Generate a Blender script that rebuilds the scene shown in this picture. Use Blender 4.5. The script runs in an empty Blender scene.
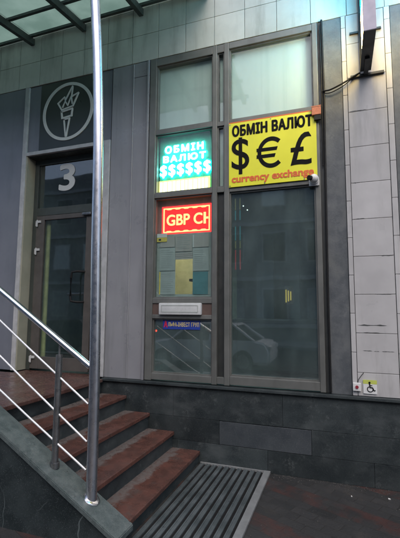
import bpy, bmesh, math, random
from mathutils import Vector, Matrix
random.seed(7)
S = bpy.context.scene
COL = S.collection
R = math.radians

# ------------------------------------------------------------------ camera, light, exposure
cd = bpy.data.cameras.new("camera"); cam = bpy.data.objects.new("camera", cd); COL.objects.link(cam)
cd.sensor_fit = 'VERTICAL'; cd.sensor_height = 36; cd.sensor_width = 36; cd.lens = 26.29
cd.clip_start = 0.05; cd.clip_end = 500
YAW, PITCH, ROLL = R(19.5226), R(5.972), R(0.3729)
fw = Vector((-math.sin(YAW)*math.cos(PITCH), math.cos(YAW)*math.cos(PITCH), math.sin(PITCH)))
rt = Vector((math.cos(YAW), math.sin(YAW), 0)); up = rt.cross(fw)
r2 = math.cos(ROLL)*rt + math.sin(ROLL)*up; u2 = -math.sin(ROLL)*rt + math.cos(ROLL)*up
m = Matrix((r2, u2, -fw)).transposed().to_4x4(); m.translation = (0, -4, 1.56)
cam.matrix_world = m; S.camera = cam

SUN_EL, SUN_AZ = 50, 155        # overcast evening: a very soft sun over the far side of the street
W = bpy.data.worlds.new("World"); S.world = W; W.use_nodes = True
nt = W.node_tree; bg = nt.nodes['Background']
sky = nt.nodes.new('ShaderNodeTexSky'); sky.sky_type = 'NISHITA'; sky.sun_disc = False
sky.sun_elevation = R(SUN_EL); sky.sun_rotation = R(SUN_AZ); sky.air_density = 1.0; sky.dust_density = 3.0
nt.links.new(sky.outputs[0], bg.inputs[0]); bg.inputs[1].default_value = 0.105
sd = bpy.data.lights.new("sun", 'SUN'); sun = bpy.data.objects.new("sun", sd); COL.objects.link(sun)
sd.energy = 0.5; sd.angle = R(80); sd.color = (1.0, 0.97, 0.93)
d = Vector((math.sin(R(SUN_AZ))*math.cos(R(SUN_EL)), math.cos(R(SUN_AZ))*math.cos(R(SUN_EL)), math.sin(R(SUN_EL))))
sun.rotation_euler = (-d).to_track_quat('-Z', 'Y').to_euler()
S.view_settings.view_transform = 'Standard'; S.view_settings.look = 'None'
S.view_settings.gamma = 1; S.view_settings.use_curve_mapping = False
S.view_settings.exposure = 1.0
S.cycles.max_bounces = 10; S.cycles.transparent_max_bounces = 24; S.cycles.use_denoising = True
S.cycles.sample_clamp_indirect = 4; S.cycles.caustics_reflective = False

# ------------------------------------------------------------------ materials
def nodes(name):
    mt = bpy.data.materials.new(name); mt.use_nodes = True
    return mt, mt.node_tree.nodes, mt.node_tree.links, mt.node_tree.nodes['Principled BSDF']

def L(N, Lk, kind, **kw):
    n = N.new(kind)
    for k, v in kw.items():
        if k.startswith('i_'):
            key = k[2:]; key = int(key) if key.isdigit() else key.replace('_', ' ')
            if isinstance(v, bpy.types.NodeSocket): Lk.new(v, n.inputs[key])
            else: n.inputs[key].default_value = v
        else: setattr(n, k, v)
    return n

def rgba(c): return (c[0], c[1], c[2], 1)
def mixc(N, Lk, fac, a, b, mode='MIX'):
    n = N.new('ShaderNodeMix'); n.data_type = 'RGBA'; n.blend_type = mode
    for s, v in ((0, fac), (6, a), (7, b)):
        if isinstance(v, bpy.types.NodeSocket): Lk.new(v, n.inputs[s])
        else: n.inputs[s].default_value = v if s == 0 else rgba(v)
    return n.outputs[2]
def noise(N, Lk, scale, detail=4, rough=.6, vec=None, stretch=None):
    if vec is None: vec = N.new('ShaderNodeNewGeometry').outputs['Position']
    if stretch:
        mp = N.new('ShaderNodeMapping'); mp.inputs['Scale'].default_value = stretch; Lk.new(vec, mp.inputs[0]); vec = mp.outputs[0]
    return L(N, Lk, 'ShaderNodeTexNoise', i_Vector=vec, i_Scale=scale, i_Detail=detail, i_Roughness=rough).outputs[0]
def ramp(N, Lk, fac, a, b):
    n = N.new('ShaderNodeMapRange'); n.interpolation_type = 'SMOOTHSTEP'; Lk.new(fac, n.inputs[0])
    n.inputs[1].default_value = a; n.inputs[2].default_value = b
    return n.outputs[0]

def stone(name, c1, c2, scale=6, rough=.5, speck=None, speck_scale=220, island=.0, bump=.05, metallic=0, dirt_or_haze=None, dirt_stretch=(1,1,1), dirt_amt=.5, rough_var=.15, spec=.5, scuff=None):
    mt, N, Lk, P = nodes(name)
    n1 = noise(N, Lk, scale)
    col = mixc(N, Lk, ramp(N, Lk, n1, .3, .7), c1, c2)
    if scuff:
        sc_ = L(N, Lk, 'ShaderNodeMath', operation='MULTIPLY', i_0=ramp(N, Lk, noise(N, Lk, 5.5, 9, .78), .52, .66), i_1=ramp(N, Lk, noise(N, Lk, 38, 4, .7), .38, .62))
        col = mixc(N, Lk, sc_.outputs[0], col, scuff)
    if speck:
        n2 = noise(N, Lk, speck_scale, 2, .7)
        col = mixc(N, Lk, ramp(N, Lk, n2, .58, .70), col, speck)
    if dirt_or_haze:
        n3 = noise(N, Lk, 2.2, 6, .65, stretch=dirt_stretch)
        k = ramp(N, Lk, n3, .48, .72)
        mm = N.new('ShaderNodeMath'); mm.operation = 'MULTIPLY'; Lk.new(k, mm.inputs[0]); mm.inputs[1].default_value = dirt_amt
        col = mixc(N, Lk, mm.outputs[0], col, dirt_or_haze)
    if island:
        g = N.new('ShaderNodeNewGeometry'); hs = N.new('ShaderNodeHueSaturation')
        mr = N.new('ShaderNodeMapRange'); Lk.new(g.outputs['Random Per Island'], mr.inputs[0]); mr.inputs[3].default_value = 1-island; mr.inputs[4].default_value = 1+island
        Lk.new(mr.outputs[0], hs.inputs['Value']); Lk.new(col, hs.inputs['Color']); col = hs.outputs[0]
    Lk.new(col, P.inputs['Base Color'])
    mr = N.new('ShaderNodeMapRange'); Lk.new(noise(N, Lk, scale*2.3, 5), mr.inputs[0]); mr.inputs[1].default_value = .3; mr.inputs[2].default_value = .7
    mr.inputs[3].default_value = max(.02, rough-rough_var); mr.inputs[4].default_value = min(1, rough+rough_var); Lk.new(mr.outputs[0], P.inputs['Roughness'])
    P.inputs['Metallic'].default_value = metallic; P.inputs['Specular IOR Level'].default_value = spec
    if bump:
        b = N.new('ShaderNodeBump'); b.inputs['Strength'].default_value = bump; b.inputs['Distance'].default_value = .01
        Lk.new(noise(N, Lk, 60, 5), b.inputs['Height']); Lk.new(b.outputs[0], P.inputs['Normal'])
    return mt

def flat(name, c, rough=.5, metallic=0, var=.12, scale=9, spec=.5):
    return stone(name, tuple(x*(1-var) for x in c), tuple(x*(1+var) for x in c), scale, rough, bump=.015, metallic=metallic, spec=spec)

def emit(name, c, s, base=(0.02,.02,.02)):
    mt, N, Lk, P = nodes(name); P.inputs['Base Color'].default_value = rgba(base)
    P.inputs['Emission Color'].default_value = rgba(c); P.inputs['Emission Strength'].default_value = s
    return mt

def glass(name, tint, ior=1.6, rough=.0, dirt_or_haze=.03):
    mt, N, Lk, P = nodes(name); N.remove(P)
    out = [n for n in N if n.type == 'OUTPUT_MATERIAL'][0]
    tr = L(N, Lk, 'ShaderNodeBsdfTransparent', i_Color=rgba(tint))
    gl = L(N, Lk, 'ShaderNodeBsdfGlossy', i_Roughness=.025)
    fr = L(N, Lk, 'ShaderNodeFresnel', i_IOR=ior); g = N.new('ShaderNodeNewGeometry')
    sb = L(N, Lk, 'ShaderNodeMath', operation='SUBTRACT', i_0=1.0, i_1=g.outputs['Backfacing'])
    ml = L(N, Lk, 'ShaderNodeMath', operation='MULTIPLY', i_0=fr.outputs[0], i_1=sb.outputs[0])
    b = N.new('ShaderNodeBump'); b.inputs['Strength'].default_value = .035; b.inputs['Distance'].default_value = .02
    Lk.new(noise(N, Lk, 3.0, 1), b.inputs['Height']); Lk.new(b.outputs[0], gl.inputs['Normal'])
    mx = N.new('ShaderNodeMixShader'); Lk.new(ml.outputs[0], mx.inputs[0]); Lk.new(tr.outputs[0], mx.inputs[1]); Lk.new(gl.outputs[0], mx.inputs[2])
    df = L(N, Lk, 'ShaderNodeBsdfDiffuse', i_Color=(.36,.46,.46,1))  # teal veil lifts dark panes, imitating haze and reflections in the glass
    k = L(N, Lk, 'ShaderNodeMath', operation='MULTIPLY', i_0=ramp(N, Lk, noise(N, Lk, 2.0, 5, stretch=(1,1,.35)), .1, .95), i_1=dirt_or_haze)
    m2 = N.new('ShaderNodeMixShader'); Lk.new(k.outputs[0], m2.inputs[0]); Lk.new(mx.outputs[0], m2.inputs[1]); Lk.new(df.outputs[0], m2.inputs[2])
    Lk.new(m2.outputs[0], out.inputs[0])
    return mt

M = {}
M['tile'] = stone('ceramic_tile', (.47,.495,.455), (.55,.575,.53), 3, .45, island=.09, bump=.06, dirt_or_haze=(.24,.25,.22), dirt_stretch=(2.2,1,.3), dirt_amt=.6)
M['grout'] = flat('dark_grout', (.07,.075,.075), .9)
M['pil_tile'] = stone('pilaster_tile', (.45,.445,.45), (.53,.525,.53), 2.5, .4, island=.06, bump=.02, dirt_or_haze=(.30,.295,.29), dirt_stretch=(2.5,1,.35), dirt_amt=.55)
M['panel'] = stone('composite_panel', (.235,.24,.262), (.275,.28,.30), 1.6, .35, bump=.01, dirt_or_haze=(.17,.18,.185), dirt_stretch=(4,1,.3), dirt_amt=.6)
M['panel_dark'] = stone('blue_grey_panel', (.15,.165,.20), (.185,.20,.235), 1.6, .4, bump=.01, dirt_or_haze=(.11,.125,.15), dirt_stretch=(3,1,.4), dirt_amt=.4)
M['granite'] = stone('dark_granite', (.014,.020,.023), (.036,.045,.048), 3.2, .5, speck=(.075,.088,.092), island=.2, spec=.35, scuff=(.072,.082,.084), bump=.12, dirt_or_haze=(.066,.076,.079), dirt_stretch=(1,1,2.0), dirt_amt=.85)
M['granite_pale'] = stone('pale_granite_slab', (.036,.044,.052), (.060,.070,.079), 4, .45, speck=(.12,.13,.14), bump=.1, dirt_or_haze=(.06,.07,.075), dirt_amt=.5)
M['granite_strip'] = stone('speckled_granite', (.075,.085,.095), (.12,.13,.14), 7, .45, speck=(.19,.20,.21), speck_scale=240, bump=.12, scuff=(.15,.16,.165), dirt_or_haze=(.17,.175,.16), dirt_stretch=(1,1,.8), dirt_amt=.5)
M['coping'] = stone('coping_granite', (.055,.074,.077), (.10,.123,.124), 14, .4, speck=(.19,.22,.22), speck_scale=230, bump=.2, scuff=(.15,.175,.175), dirt_or_haze=(.05,.064,.066), dirt_amt=.5)
M['frame'] = stone('window_aluminium', (.135,.143,.136), (.170,.174,.167), 4, .45, metallic=.25, bump=.015, dirt_or_haze=(.085,.085,.08), dirt_stretch=(2,1,.6), dirt_amt=.5)
M['hatch_band'] = flat('brown_hatch_band', (.11,.075,.065), .5)
M['gap'] = flat('dark_infill', (.03,.033,.033), .5)
M['trim'] = flat('pale_trim', (.42,.43,.44), .4)
M['beige'] = stone('beige_jamb', (.30,.30,.235), (.36,.35,.28), 4, .5, bump=.02)
M['door_frame'] = flat('dark_green_frame', (.05,.06,.055), .45)
M['door'] = flat('brown_door_metal', (.085,.078,.072), .45)
M['black'] = flat('black_plastic', (.012,.012,.013), .55, spec=.25)
M['dark_metal'] = flat('dark_metal', (.04,.043,.045), .4, .4)
M['steel'] = stone('brushed_steel', (.52,.52,.56), (.62,.62,.66), 10, .30, metallic=1, bump=.004, rough_var=.06, dirt_or_haze=(.34,.34,.36), dirt_stretch=(2,2,.6), dirt_amt=.5)
M['steel_dull'] = stone('dull_steel', (.22,.225,.235), (.30,.305,.31), 10, .33, metallic=.9, bump=.004)
M['rim_metal'] = flat('rim_metal', (.26,.27,.275), .45, .3)
M['grate'] = stone('grating_aluminium', (.12,.145,.155), (.21,.24,.255), 5, .40, metallic=.6, bump=0)
M['chrome'] = flat('chrome', (.8,.8,.82), .12, 1, .03)
M['wire'] = flat('bright_wire', (.78,.79,.82), .3, .35, .03)
M['white'] = flat('white_plastic', (.72,.73,.73), .35, 0, .04)
M['hinge_grey'] = flat('hinge_grey', (.5,.51,.51), .4)
M['cream_tray'] = flat('tray_plastic', (.55,.57,.58), .35, 0, .06)
M['logo_board'] = stone('dark_green_board', (.014,.021,.019), (.018,.026,.023), 2, .3, bump=0, rough_var=.03)
M['logo_ink'] = flat('grey_lettering', (.62,.64,.62), .5, 0, .05)
M['canopy_beam'] = flat('canopy_beam', (.05,.065,.065), .5, .3)
M['film'] = stone('window_film', (.76,.84,.80), (.84,.90,.87), 1.3, .6, bump=.0, dirt_or_haze=(.64,.74,.70), dirt_stretch=(5,1,.15), dirt_amt=.6)
M['glass'] = glass('window_glass', (.90,.95,.94), 1.7, dirt_or_haze=.08)
M['glass_dark'] = glass('tinted_glass', (.74,.86,.85), 2.6, dirt_or_haze=.20)
M['glass_door'] = glass('door_glass', (.78,.84,.82), 2.2, dirt_or_haze=.05)
M['room'] = flat('dim_room_paint', (.17,.235,.245), .8)
M['room_pale'] = flat('pale_room_paint', (.30,.33,.34), .8)
M['blue_cloth'] = flat('blue_cloth', (.05,.085,.16), .8)
M['yellow_room'] = flat('yellow_booth_paint', (.62,.60,.42), .7)
M['yellow_strip'] = flat('painted_yellow_light', (.80,.76,.38), .7)
M['banner'] = stone('yellow_vinyl', (.77,.76,.03), (.84,.83,.045), 2, .4, bump=.01, dirt_or_haze=(.66,.64,.05), dirt_stretch=(1,1,.4), dirt_amt=.4)
M['ink'] = flat('black_ink', (.008,.008,.009), .8, spec=.15)
M['red_ink'] = flat('orange_red_ink', (.72,.14,.035), .5, 0, .05)
M['blue_sticker'] = flat('blue_vinyl', (.025,.055,.33), .4, 0, .06)
M['yellow_ink'] = flat('pale_yellow_ink', (.75,.62,.22), .5, 0, .05)
M['magenta'] = flat('crimson_ink', (.55,.02,.07), .5)
M['orange_box'] = flat('terracotta_plastic', (.50,.17,.09), .5, 0, .15, 60)
M['paper_board'] = flat('pale_hatch_board', (.33,.37,.35), .6)
M['print_grey'] = flat('faded_print', (.30,.33,.325), .8)
M['paper'] = flat('paper_grey', (.36,.40,.39), .7, 0, .08, 5)
M['paper_warm'] = flat('paper_warm', (.37,.355,.335), .7, 0, .08, 5)
M['paper_teal'] = flat('paper_teal', (.06,.20,.225), .6, 0, .15, 6)
M['tag_yellow'] = flat('tag_yellow', (.75,.58,.08), .5)
M['lime'] = flat('lime_vinyl', (.52,.58,.12), .5, 0, .05)
M['sign_grey'] = flat('lilac_sign_metal', (.42,.40,.50), .4, .1, .05)
M['concrete'] = stone('opposite_plaster', (.20,.21,.22), (.27,.28,.29), .8, .8, bump=.05)
M['car_white'] = flat('white_car_paint', (.72,.74,.75), .22, 0, .02)
M['car_dark'] = flat('grey_car_paint', (.08,.09,.10), .2, 0, .02)
M['tyre'] = flat('tyre_rubber', (.02,.02,.02), .8)
M['car_glass'] = flat('car_window', (.02,.025,.03), .06)
M['led_cyan_core'] = emit('cyan_tube_core', (.5,1.0,.97), 6.0)
M['led_cyan'] = emit('cyan_tube_halo', (.0,.80,.74), 3.6)
M['led_yellow_core'] = emit('yellow_tube_core', (1.0,.98,.55), 3.0)
M['led_yellow'] = emit('yellow_tube_halo', (1.0,.88,.20), 1.6)
M['led_red_core'] = emit('red_tube_core', (1.0,.62,.22), 1.1)
M['led_red'] = emit('red_panel_glow', (1.0,.004,.006), 1.5)
M['led_red_edge'] = emit('red_edge_glow', (1.0,.02,.02), 1.5)
M['led_board'] = flat('led_backing_board', (.12,.60,.44), .6)
M['led_red_board'] = flat('led_red_backing', (.30,.17,.16), .6)
M['glow_warm'] = emit('warm_reflection_glow', (1.0,.66,.12), .38)
M['glow_white'] = emit('white_reflection_glow', (1.0,.98,.9), 1.2)
M['lamp_room'] = emit('booth_lamp', (1.0,.96,.76), 9.0)
M['dot_red'] = emit('red_indicator', (1.0,.05,.02), 2.0)
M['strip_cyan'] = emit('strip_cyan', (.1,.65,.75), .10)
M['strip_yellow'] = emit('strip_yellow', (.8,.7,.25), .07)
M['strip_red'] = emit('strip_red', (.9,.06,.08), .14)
M['grit'] = flat('pale_grit', (.085,.082,.076), .9)
M['scrap'] = flat('paper_scrap', (.6,.6,.58), .8)

def canopy_glass():
    mt, N, Lk, P = nodes('dirty_canopy_glass'); N.remove(P)
    out = [n for n in N if n.type == 'OUTPUT_MATERIAL'][0]
    c = mixc(N, Lk, ramp(N, Lk, noise(N, Lk, 2.5, 6), .3, .7), (.36,.46,.42), (.47,.57,.525))
    t = L(N, Lk, 'ShaderNodeBsdfTranslucent', i_Color=c); g = L(N, Lk, 'ShaderNodeBsdfGlossy', i_Roughness=.25)
    mx = N.new('ShaderNodeMixShader'); mx.inputs[0].default_value = .05
    Lk.new(t.outputs[0], mx.inputs[1]); Lk.new(g.outputs[0], mx.inputs[2]); Lk.new(mx.outputs[0], out.inputs[0])
    return mt
M['canopy_glass'] = canopy_glass()

def tread_mat():
    mt, N, Lk, P = nodes('red_worn_tread')
    tc = N.new('ShaderNodeTexCoord'); sp = N.new('ShaderNodeSeparateXYZ'); Lk.new(tc.outputs['Object'], sp.inputs[0])
    red = mixc(N, Lk, ramp(N, Lk, noise(N, Lk, 9, 6), .3, .7), (.070,.034,.028), (.128,.056,.044))
    red = mixc(N, Lk, ramp(N, Lk, noise(N, Lk, 170, 2), .6, .72), red, (.17,.10,.085))
    red = mixc(N, Lk, ramp(N, Lk, noise(N, Lk, 5.5, 7, .75), .54, .74), red, (.088,.066,.06))
    n = noise(N, Lk, 7, 6, .7)
    a = L(N, Lk, 'ShaderNodeMath', operation='MULTIPLY_ADD', i_0=n, i_1=.24, i_2=sp.outputs[0])
    k = ramp(N, Lk, a.outputs[0], .085, .035)     # grey dust collects at the back of each tread
    kk = L(N, Lk, 'ShaderNodeMath', operation='MULTIPLY', i_0=k, i_1=ramp(N, Lk, noise(N, Lk, 30, 4), .2, .55))
    col = mixc(N, Lk, kk.outputs[0], red, (.15,.13,.125))
    Lk.new(col, P.inputs['Base Color'])
    rr = N.new('ShaderNodeMapRange'); Lk.new(noise(N, Lk, 5, 5), rr.inputs[0]); rr.inputs[1].default_value=.35; rr.inputs[2].default_value=.65; rr.inputs[3].default_value=.14; rr.inputs[4].default_value=.42
    Lk.new(rr.outputs[0], P.inputs['Roughness'])
    b = N.new('ShaderNodeBump'); b.inputs['Strength'].default_value=.15; b.inputs['Distance'].default_value=.01
    Lk.new(noise(N, Lk, 80, 4), b.inputs['Height']); Lk.new(b.outputs[0], P.inputs['Normal'])
    return mt
M['tread'] = tread_mat()
M['landing'] = stone('red_landing', (.070,.036,.031), (.115,.058,.049), 6, .28, speck=(.22,.12,.10), speck_scale=150, bump=.08, dirt_or_haze=(.13,.10,.09), dirt_amt=.5)

def pavement_mat():
    mt, N, Lk, P = nodes('damp_pavement')
    g = N.new('ShaderNodeNewGeometry').outputs['Position']
    mp = N.new('ShaderNodeMapping'); mp.inputs['Rotation'].default_value = (0,0,R(24)); Lk.new(g, mp.inputs[0])
    wv = N.new('ShaderNodeMapping'); Lk.new(mp.outputs[0], wv.inputs[0])
    br = N.new('ShaderNodeTexBrick'); Lk.new(mp.outputs[0], br.inputs['Vector'])
    br.inputs['Scale'].default_value = 1.0; br.inputs['Brick Width'].default_value=.20; br.inputs['Row Height'].default_value=.10
    br.inputs['Mortar Size'].default_value=.004; br.inputs['Mortar Smooth'].default_value=.3; br.inputs['Bias'].default_value=0
    br.inputs['Color1'].default_value=(.027,.028,.029,1); br.inputs['Color2'].default_value=(.040,.040,.041,1); br.inputs['Mortar'].default_value=(.026,.025,.024,1)
    # rows of worn red pavers between the grey ones
    sx = N.new('ShaderNodeSeparateXYZ'); Lk.new(mp.outputs[0], sx.inputs[0])
    w = L(N, Lk, 'ShaderNodeMath', operation='MULTIPLY', i_0=sx.outputs[1], i_1=1/0.6)
    f = L(N, Lk, 'ShaderNodeMath', operation='FRACT', i_0=w.outputs[0])
    lt = L(N, Lk, 'ShaderNodeMath', operation='LESS_THAN', i_0=f.outputs[0], i_1=.334)
    wear = ramp(N, Lk, noise(N, Lk, 4.5, 6, .7), .40, .62)
    k = L(N, Lk, 'ShaderNodeMath', operation='MULTIPLY', i_0=lt.outputs[0], i_1=wear)
    col = mixc(N, Lk, k.outputs[0], br.outputs[0], (.060,.029,.026))
    col = mixc(N, Lk, ramp(N, Lk, noise(N, Lk, 2.2, 6, .7), .52, .68), col, (.045,.041,.038))
    col = mixc(N, Lk, ramp(N, Lk, noise(N, Lk, 110, 3, .7), .60, .72), col, (.085,.08,.075))
    Lk.new(col, P.inputs['Base Color'])
    rr = N.new('ShaderNodeMapRange'); Lk.new(noise(N, Lk, 2.4, 5), rr.inputs[0]); rr.inputs[1].default_value=.35; rr.inputs[2].default_value=.65; rr.inputs[3].default_value=.30; rr.inputs[4].default_value=.62
    Lk.new(rr.outputs[0], P.inputs['Roughness'])
    ad = L(N, Lk, 'ShaderNodeMath', operation='MULTIPLY_ADD', i_0=br.outputs['Fac'], i_1=-1.0, i_2=noise(N, Lk, 70, 5))
    b = N.new('ShaderNodeBump'); b.inputs['Strength'].default_value=.35; b.inputs['Distance'].default_value=.01
    Lk.new(ad.outputs[0], b.inputs['Height']); Lk.new(b.outputs[0], P.inputs['Normal'])
    return mt
M['pavement'] = pavement_mat()
M['asphalt'] = stone('wet_asphalt', (.035,.036,.038), (.055,.056,.058), 3, .5, speck=(.09,.09,.09), bump=.2)

def granite_cheek():
    mt, N, Lk, P = nodes('dark_veined_granite')
    col = mixc(N, Lk, ramp(N, Lk, noise(N, Lk, 4, 7), .3, .7), (.012,.018,.020), (.034,.045,.048))
    col = mixc(N, Lk, ramp(N, Lk, noise(N, Lk, 190, 2), .6, .7), col, (.085,.10,.105))
    g = N.new('ShaderNodeNewGeometry').outputs['Position']
    off = L(N, Lk, 'ShaderNodeVectorMath', operation='MULTIPLY_ADD', i_1=(.3,.3,.3), i_2=g)
    nz = L(N, Lk, 'ShaderNodeTexNoise', i_Vector=g, i_Scale=3.0); Lk.new(nz.outputs[1], off.inputs[0])
    vo = L(N, Lk, 'ShaderNodeTexVoronoi', feature='DISTANCE_TO_EDGE', i_Vector=off.outputs[0], i_Scale=2.6)
    k = L(N, Lk, 'ShaderNodeMath', operation='MULTIPLY', i_0=ramp(N, Lk, vo.outputs['Distance'], .010, .002), i_1=ramp(N, Lk, noise(N, Lk, 1.7, 2), .40, .52))
    col = mixc(N, Lk, k.outputs[0], col, (.11,.135,.14))
    Lk.new(col, P.inputs['Base Color']); P.inputs['Roughness'].default_value = .38
    b = N.new('ShaderNodeBump'); b.inputs['Strength'].default_value=.15; b.inputs['Distance'].default_value=.01
    Lk.new(noise(N, Lk, 50, 5), b.inputs['Height']); Lk.new(b.outputs[0], P.inputs['Normal'])
    return mt
M['cheek'] = granite_cheek()

# ------------------------------------------------------------------ mesh helpers
ORG = {}
class MB:
    def __init__(s): s.bm = bmesh.new()
    def box(s, x0, x1, y0, y1, z0, z1, bev=0):
        vs = [s.bm.verts.new((x, y, z)) for x in (x0, x1) for y in (y0, y1) for z in (z0, z1)]
        fs = [s.bm.faces.new([vs[i] for i in f]) for f in ((0,1,3,2),(4,6,7,5),(0,4,5,1),(2,3,7,6),(0,2,6,4),(1,5,7,3))]
        if bev:
            es = list({e for f in fs for e in f.edges})
            bmesh.ops.bevel(s.bm, geom=es, offset=bev, segments=2, affect='EDGES', profile=.6)
        return s
    def hexa(s, p):  # 8 points: bottom 4 (loop), top 4 (loop)
        v = [s.bm.verts.new(q) for q in p]
        for f in ((3,2,1,0),(4,5,6,7),(0,1,5,4),(1,2,6,5),(2,3,7,6),(3,0,4,7)): s.bm.faces.new([v[i] for i in f])
        return s
    def prism(s, pts, y0, y1):   # polygon in x,z extruded along y
        a = [s.bm.verts.new((x, y0, z)) for x, z in pts]; b = [s.bm.verts.new((x, y1, z)) for x, z in pts]
        s.bm.faces.new(a); s.bm.faces.new(b[::-1])
        for i in range(len(pts)):
            j = (i+1) % len(pts); s.bm.faces.new([a[j], a[i], b[i], b[j]])
        return s
    def tube(s, pts, r, n=14, cap=True):
        pts = [Vector(p) for p in pts]; rs = r if isinstance(r, (list, tuple)) else [r]*len(pts)
        rings = []; ref = None
        for i, p in enumerate(pts):
            t = (pts[min(i+1, len(pts)-1)] - pts[max(i-1, 0)]).normalized()
            if ref is None: ref = Vector((0,0,1)) if abs(t.z) < .9 else Vector((0,1,0))
            a = t.cross(ref).normalized(); b = t.cross(a).normalized(); ref = a.cross(t) if False else ref
            rings.append([s.bm.verts.new(p + rs[i]*(math.cos(q)*a + math.sin(q)*b)) for q in (2*math.pi*k/n for k in range(n))])
        for A, B in zip(rings, rings[1:]):
            for k in range(n): s.bm.faces.new([A[k], A[(k+1)%n], B[(k+1)%n], B[k]])
        if cap:
            s.bm.faces.new(rings[0][::-1]); s.bm.faces.new(rings[-1])
        return s
    def ring(s, c, r0, r1, y0, y1, n=64, a0=0, a1=2*math.pi):   # flat annulus facing y
        full = abs(a1-a0-2*math.pi) < 1e-6; k = n if full else n+1
        V = []
        for i in range(k):
            q = a0+(a1-a0)*i/n
            V.append([s.bm.verts.new((c[0]+r*math.cos(q), y, c[1]+r*math.sin(q))) for r in (r0, r1) for y in (y0, y1)])
        for i in range(n):
            A, B = V[i], V[(i+1) % k]
            for p, q in ((0,2),(2,3),(3,1),(1,0)): s.bm.faces.new([A[p], A[q], B[q], B[p]])
        if not full:
            for A in (V[0], V[-1]): s.bm.faces.new([A[0], A[1], A[3], A[2]])
        return s
    def sphere(s, c, r, sc=(1,1,1)):
        bmesh.ops.create_uvsphere(s.bm, u_segments=20, v_segments=12, radius=r, matrix=Matrix.Translation(c) @ Matrix.Diagonal((*sc,1)))
        return s
    def cyl(s, p, q, r, n=24): return s.tube([p, q], r, n)
    def build(s, name, mat, parent=None, smooth=False, origin=None, **tags):
        bm = s.bm; bmesh.ops.recalc_face_normals(bm, faces=bm.faces)
        if origin is None:
            xs = [v.co for v in bm.verts]
            lo = Vector([min(v[i] for v in xs) for i in range(3)]); hi = Vector([max(v[i] for v in xs) for i in range(3)])
            origin = Vector(((lo.x+hi.x)/2, (lo.y+hi.y)/2, lo.z))
        origin = Vector(origin); bmesh.ops.translate(bm, verts=bm.verts, vec=-origin)
        me = bpy.data.meshes.new(name); bm.to_mesh(me); bm.free()
        me.materials.append(M[mat])
        if smooth:
            for p in me.polygons: p.use_smooth = True
            try: me.set_sharp_from_angle(angle=R(40))
            except Exception: pass
        o = bpy.data.objects.new(name, me); COL.objects.link(o); ORG[o.name] = origin
        o.location = origin
        if parent: o.parent = parent; o.location = origin - ORG[parent.name]
        for k, v in tags.items(): o[k] = v
        return o

def thing(name, label, cat, loc, group=None):
    o = bpy.data.objects.new(name, None); COL.objects.link(o); o.location = loc; ORG[o.name] = Vector(loc)
    o.empty_display_size = .1
    o['label'] = label; o['category'] = cat
    if group: o['group'] = group
    return o
def tag(o, label, cat, group=None):
    o['label'] = label; o['category'] = cat
    if group: o['group'] = group
    return o

def text_bm(mb, s, x0, x1, z0, z1, y, depth=.004, bold=0.0, slope=0.0, spacing=1.0, res=5):
    """add a line of lettering that fills x0..x1, z0..z1 on the plane y (facing -y); bold = stroke spread in metres"""
    cu = bpy.data.curves.new('lettering', 'FONT'); cu.body = s; cu.size = 1; cu.extrude = .5
    cu.space_character = spacing; cu.resolution_u = res
    ob = bpy.data.objects.new('lettering', cu); COL.objects.link(ob)
    dg = bpy.context.evaluated_depsgraph_get(); dg.update()
    me = bpy.data.meshes.new_from_object(ob.evaluated_get(dg))
    bpy.data.objects.remove(ob); bpy.data.curves.remove(cu)
    vs = [v.co.copy() for v in me.vertices]
    a, b = min(v.x for v in vs), max(v.x for v in vs); c, d_ = min(v.y for v in vs), max(v.y for v in vs)
    offs = [(0, 0)] if bold <= 0 else [(0, 0)] + [(bold*math.cos(k*math.pi/5), bold*math.sin(k*math.pi/5)) for k in range(10)]
    X0, X1, Z0, Z1 = x0+bold, x1-bold, z0+bold, z1-bold
    for i, (ox, oz) in enumerate(offs):
        nv = []
        for v in vs:
            x = X0+(v.x-a)/(b-a)*(X1-X0)+ox; z = Z0+(v.y-c)/(d_-c)*(Z1-Z0) + slope*(x-x0)+oz
            nv.append(mb.bm.verts.new((x, y - depth*(v.z+.5) - i*.00012, z)))
        for p in me.polygons:
            try: mb.bm.faces.new([nv[k] for k in p.vertices])
            except ValueError: pass
    bpy.data.meshes.remove(me)
    return mb

# ------------------------------------------------------------------ ground
def struct(name, mb, mat): o = mb.build(name, mat); o['kind'] = 'structure'; return o
struct('ground', MB().box(-150, 150, -150, 150, -1.2, -.45), 'asphalt')
struct('pavement', MB().box(-30, 30, -5.4, 3.0, -.44, 0), 'pavement')
struct('road', MB().box(-60, 60, -15.5, -5.6, -.44, -.30), 'asphalt')
struct('kerb', MB().box(-30, 30, -5.598, -5.402, -.44, .0, .01), 'concrete')
struct('far_pavement', MB().box(-60, 60, -19.0, -15.502, -.44, -.15), 'concrete')

# ------------------------------------------------------------------ the building front
B = thing('shop_building', 'grey tiled building front with tall framed windows above a dark granite base', 'building', (-1, .5, 0))
# body behind the facing
body = MB()
body.box(-9, -4.2, .03, 3.2, 0, 4.5); body.box(-9, 3.5, .03, 3.2, 4.58, 9.0)
body.box(-2.58, -2.07, .03, .3, .8, 4.55); body.box(-.10, 3.5, .03, 3.2, 0, 4.55)
body.box(-9, -.1, 2.8, 3.2, 0, 4.5); body.box(-2.54, -2.16, .31, 2.8, .8, 4.5); body.box(-4.19, -3.885, .19, 2.8, 0.6, 4.5)
body.box(-4.1, -.12, .03, 2.78, 0, .74)
body.box(-2.15, -.11, .16, 2.79, 4.52, 4.575); body.box(-3.87, -2.55, .19, 2.78, 3.62, 4.5)
body.build('wall', 'room', B)
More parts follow.
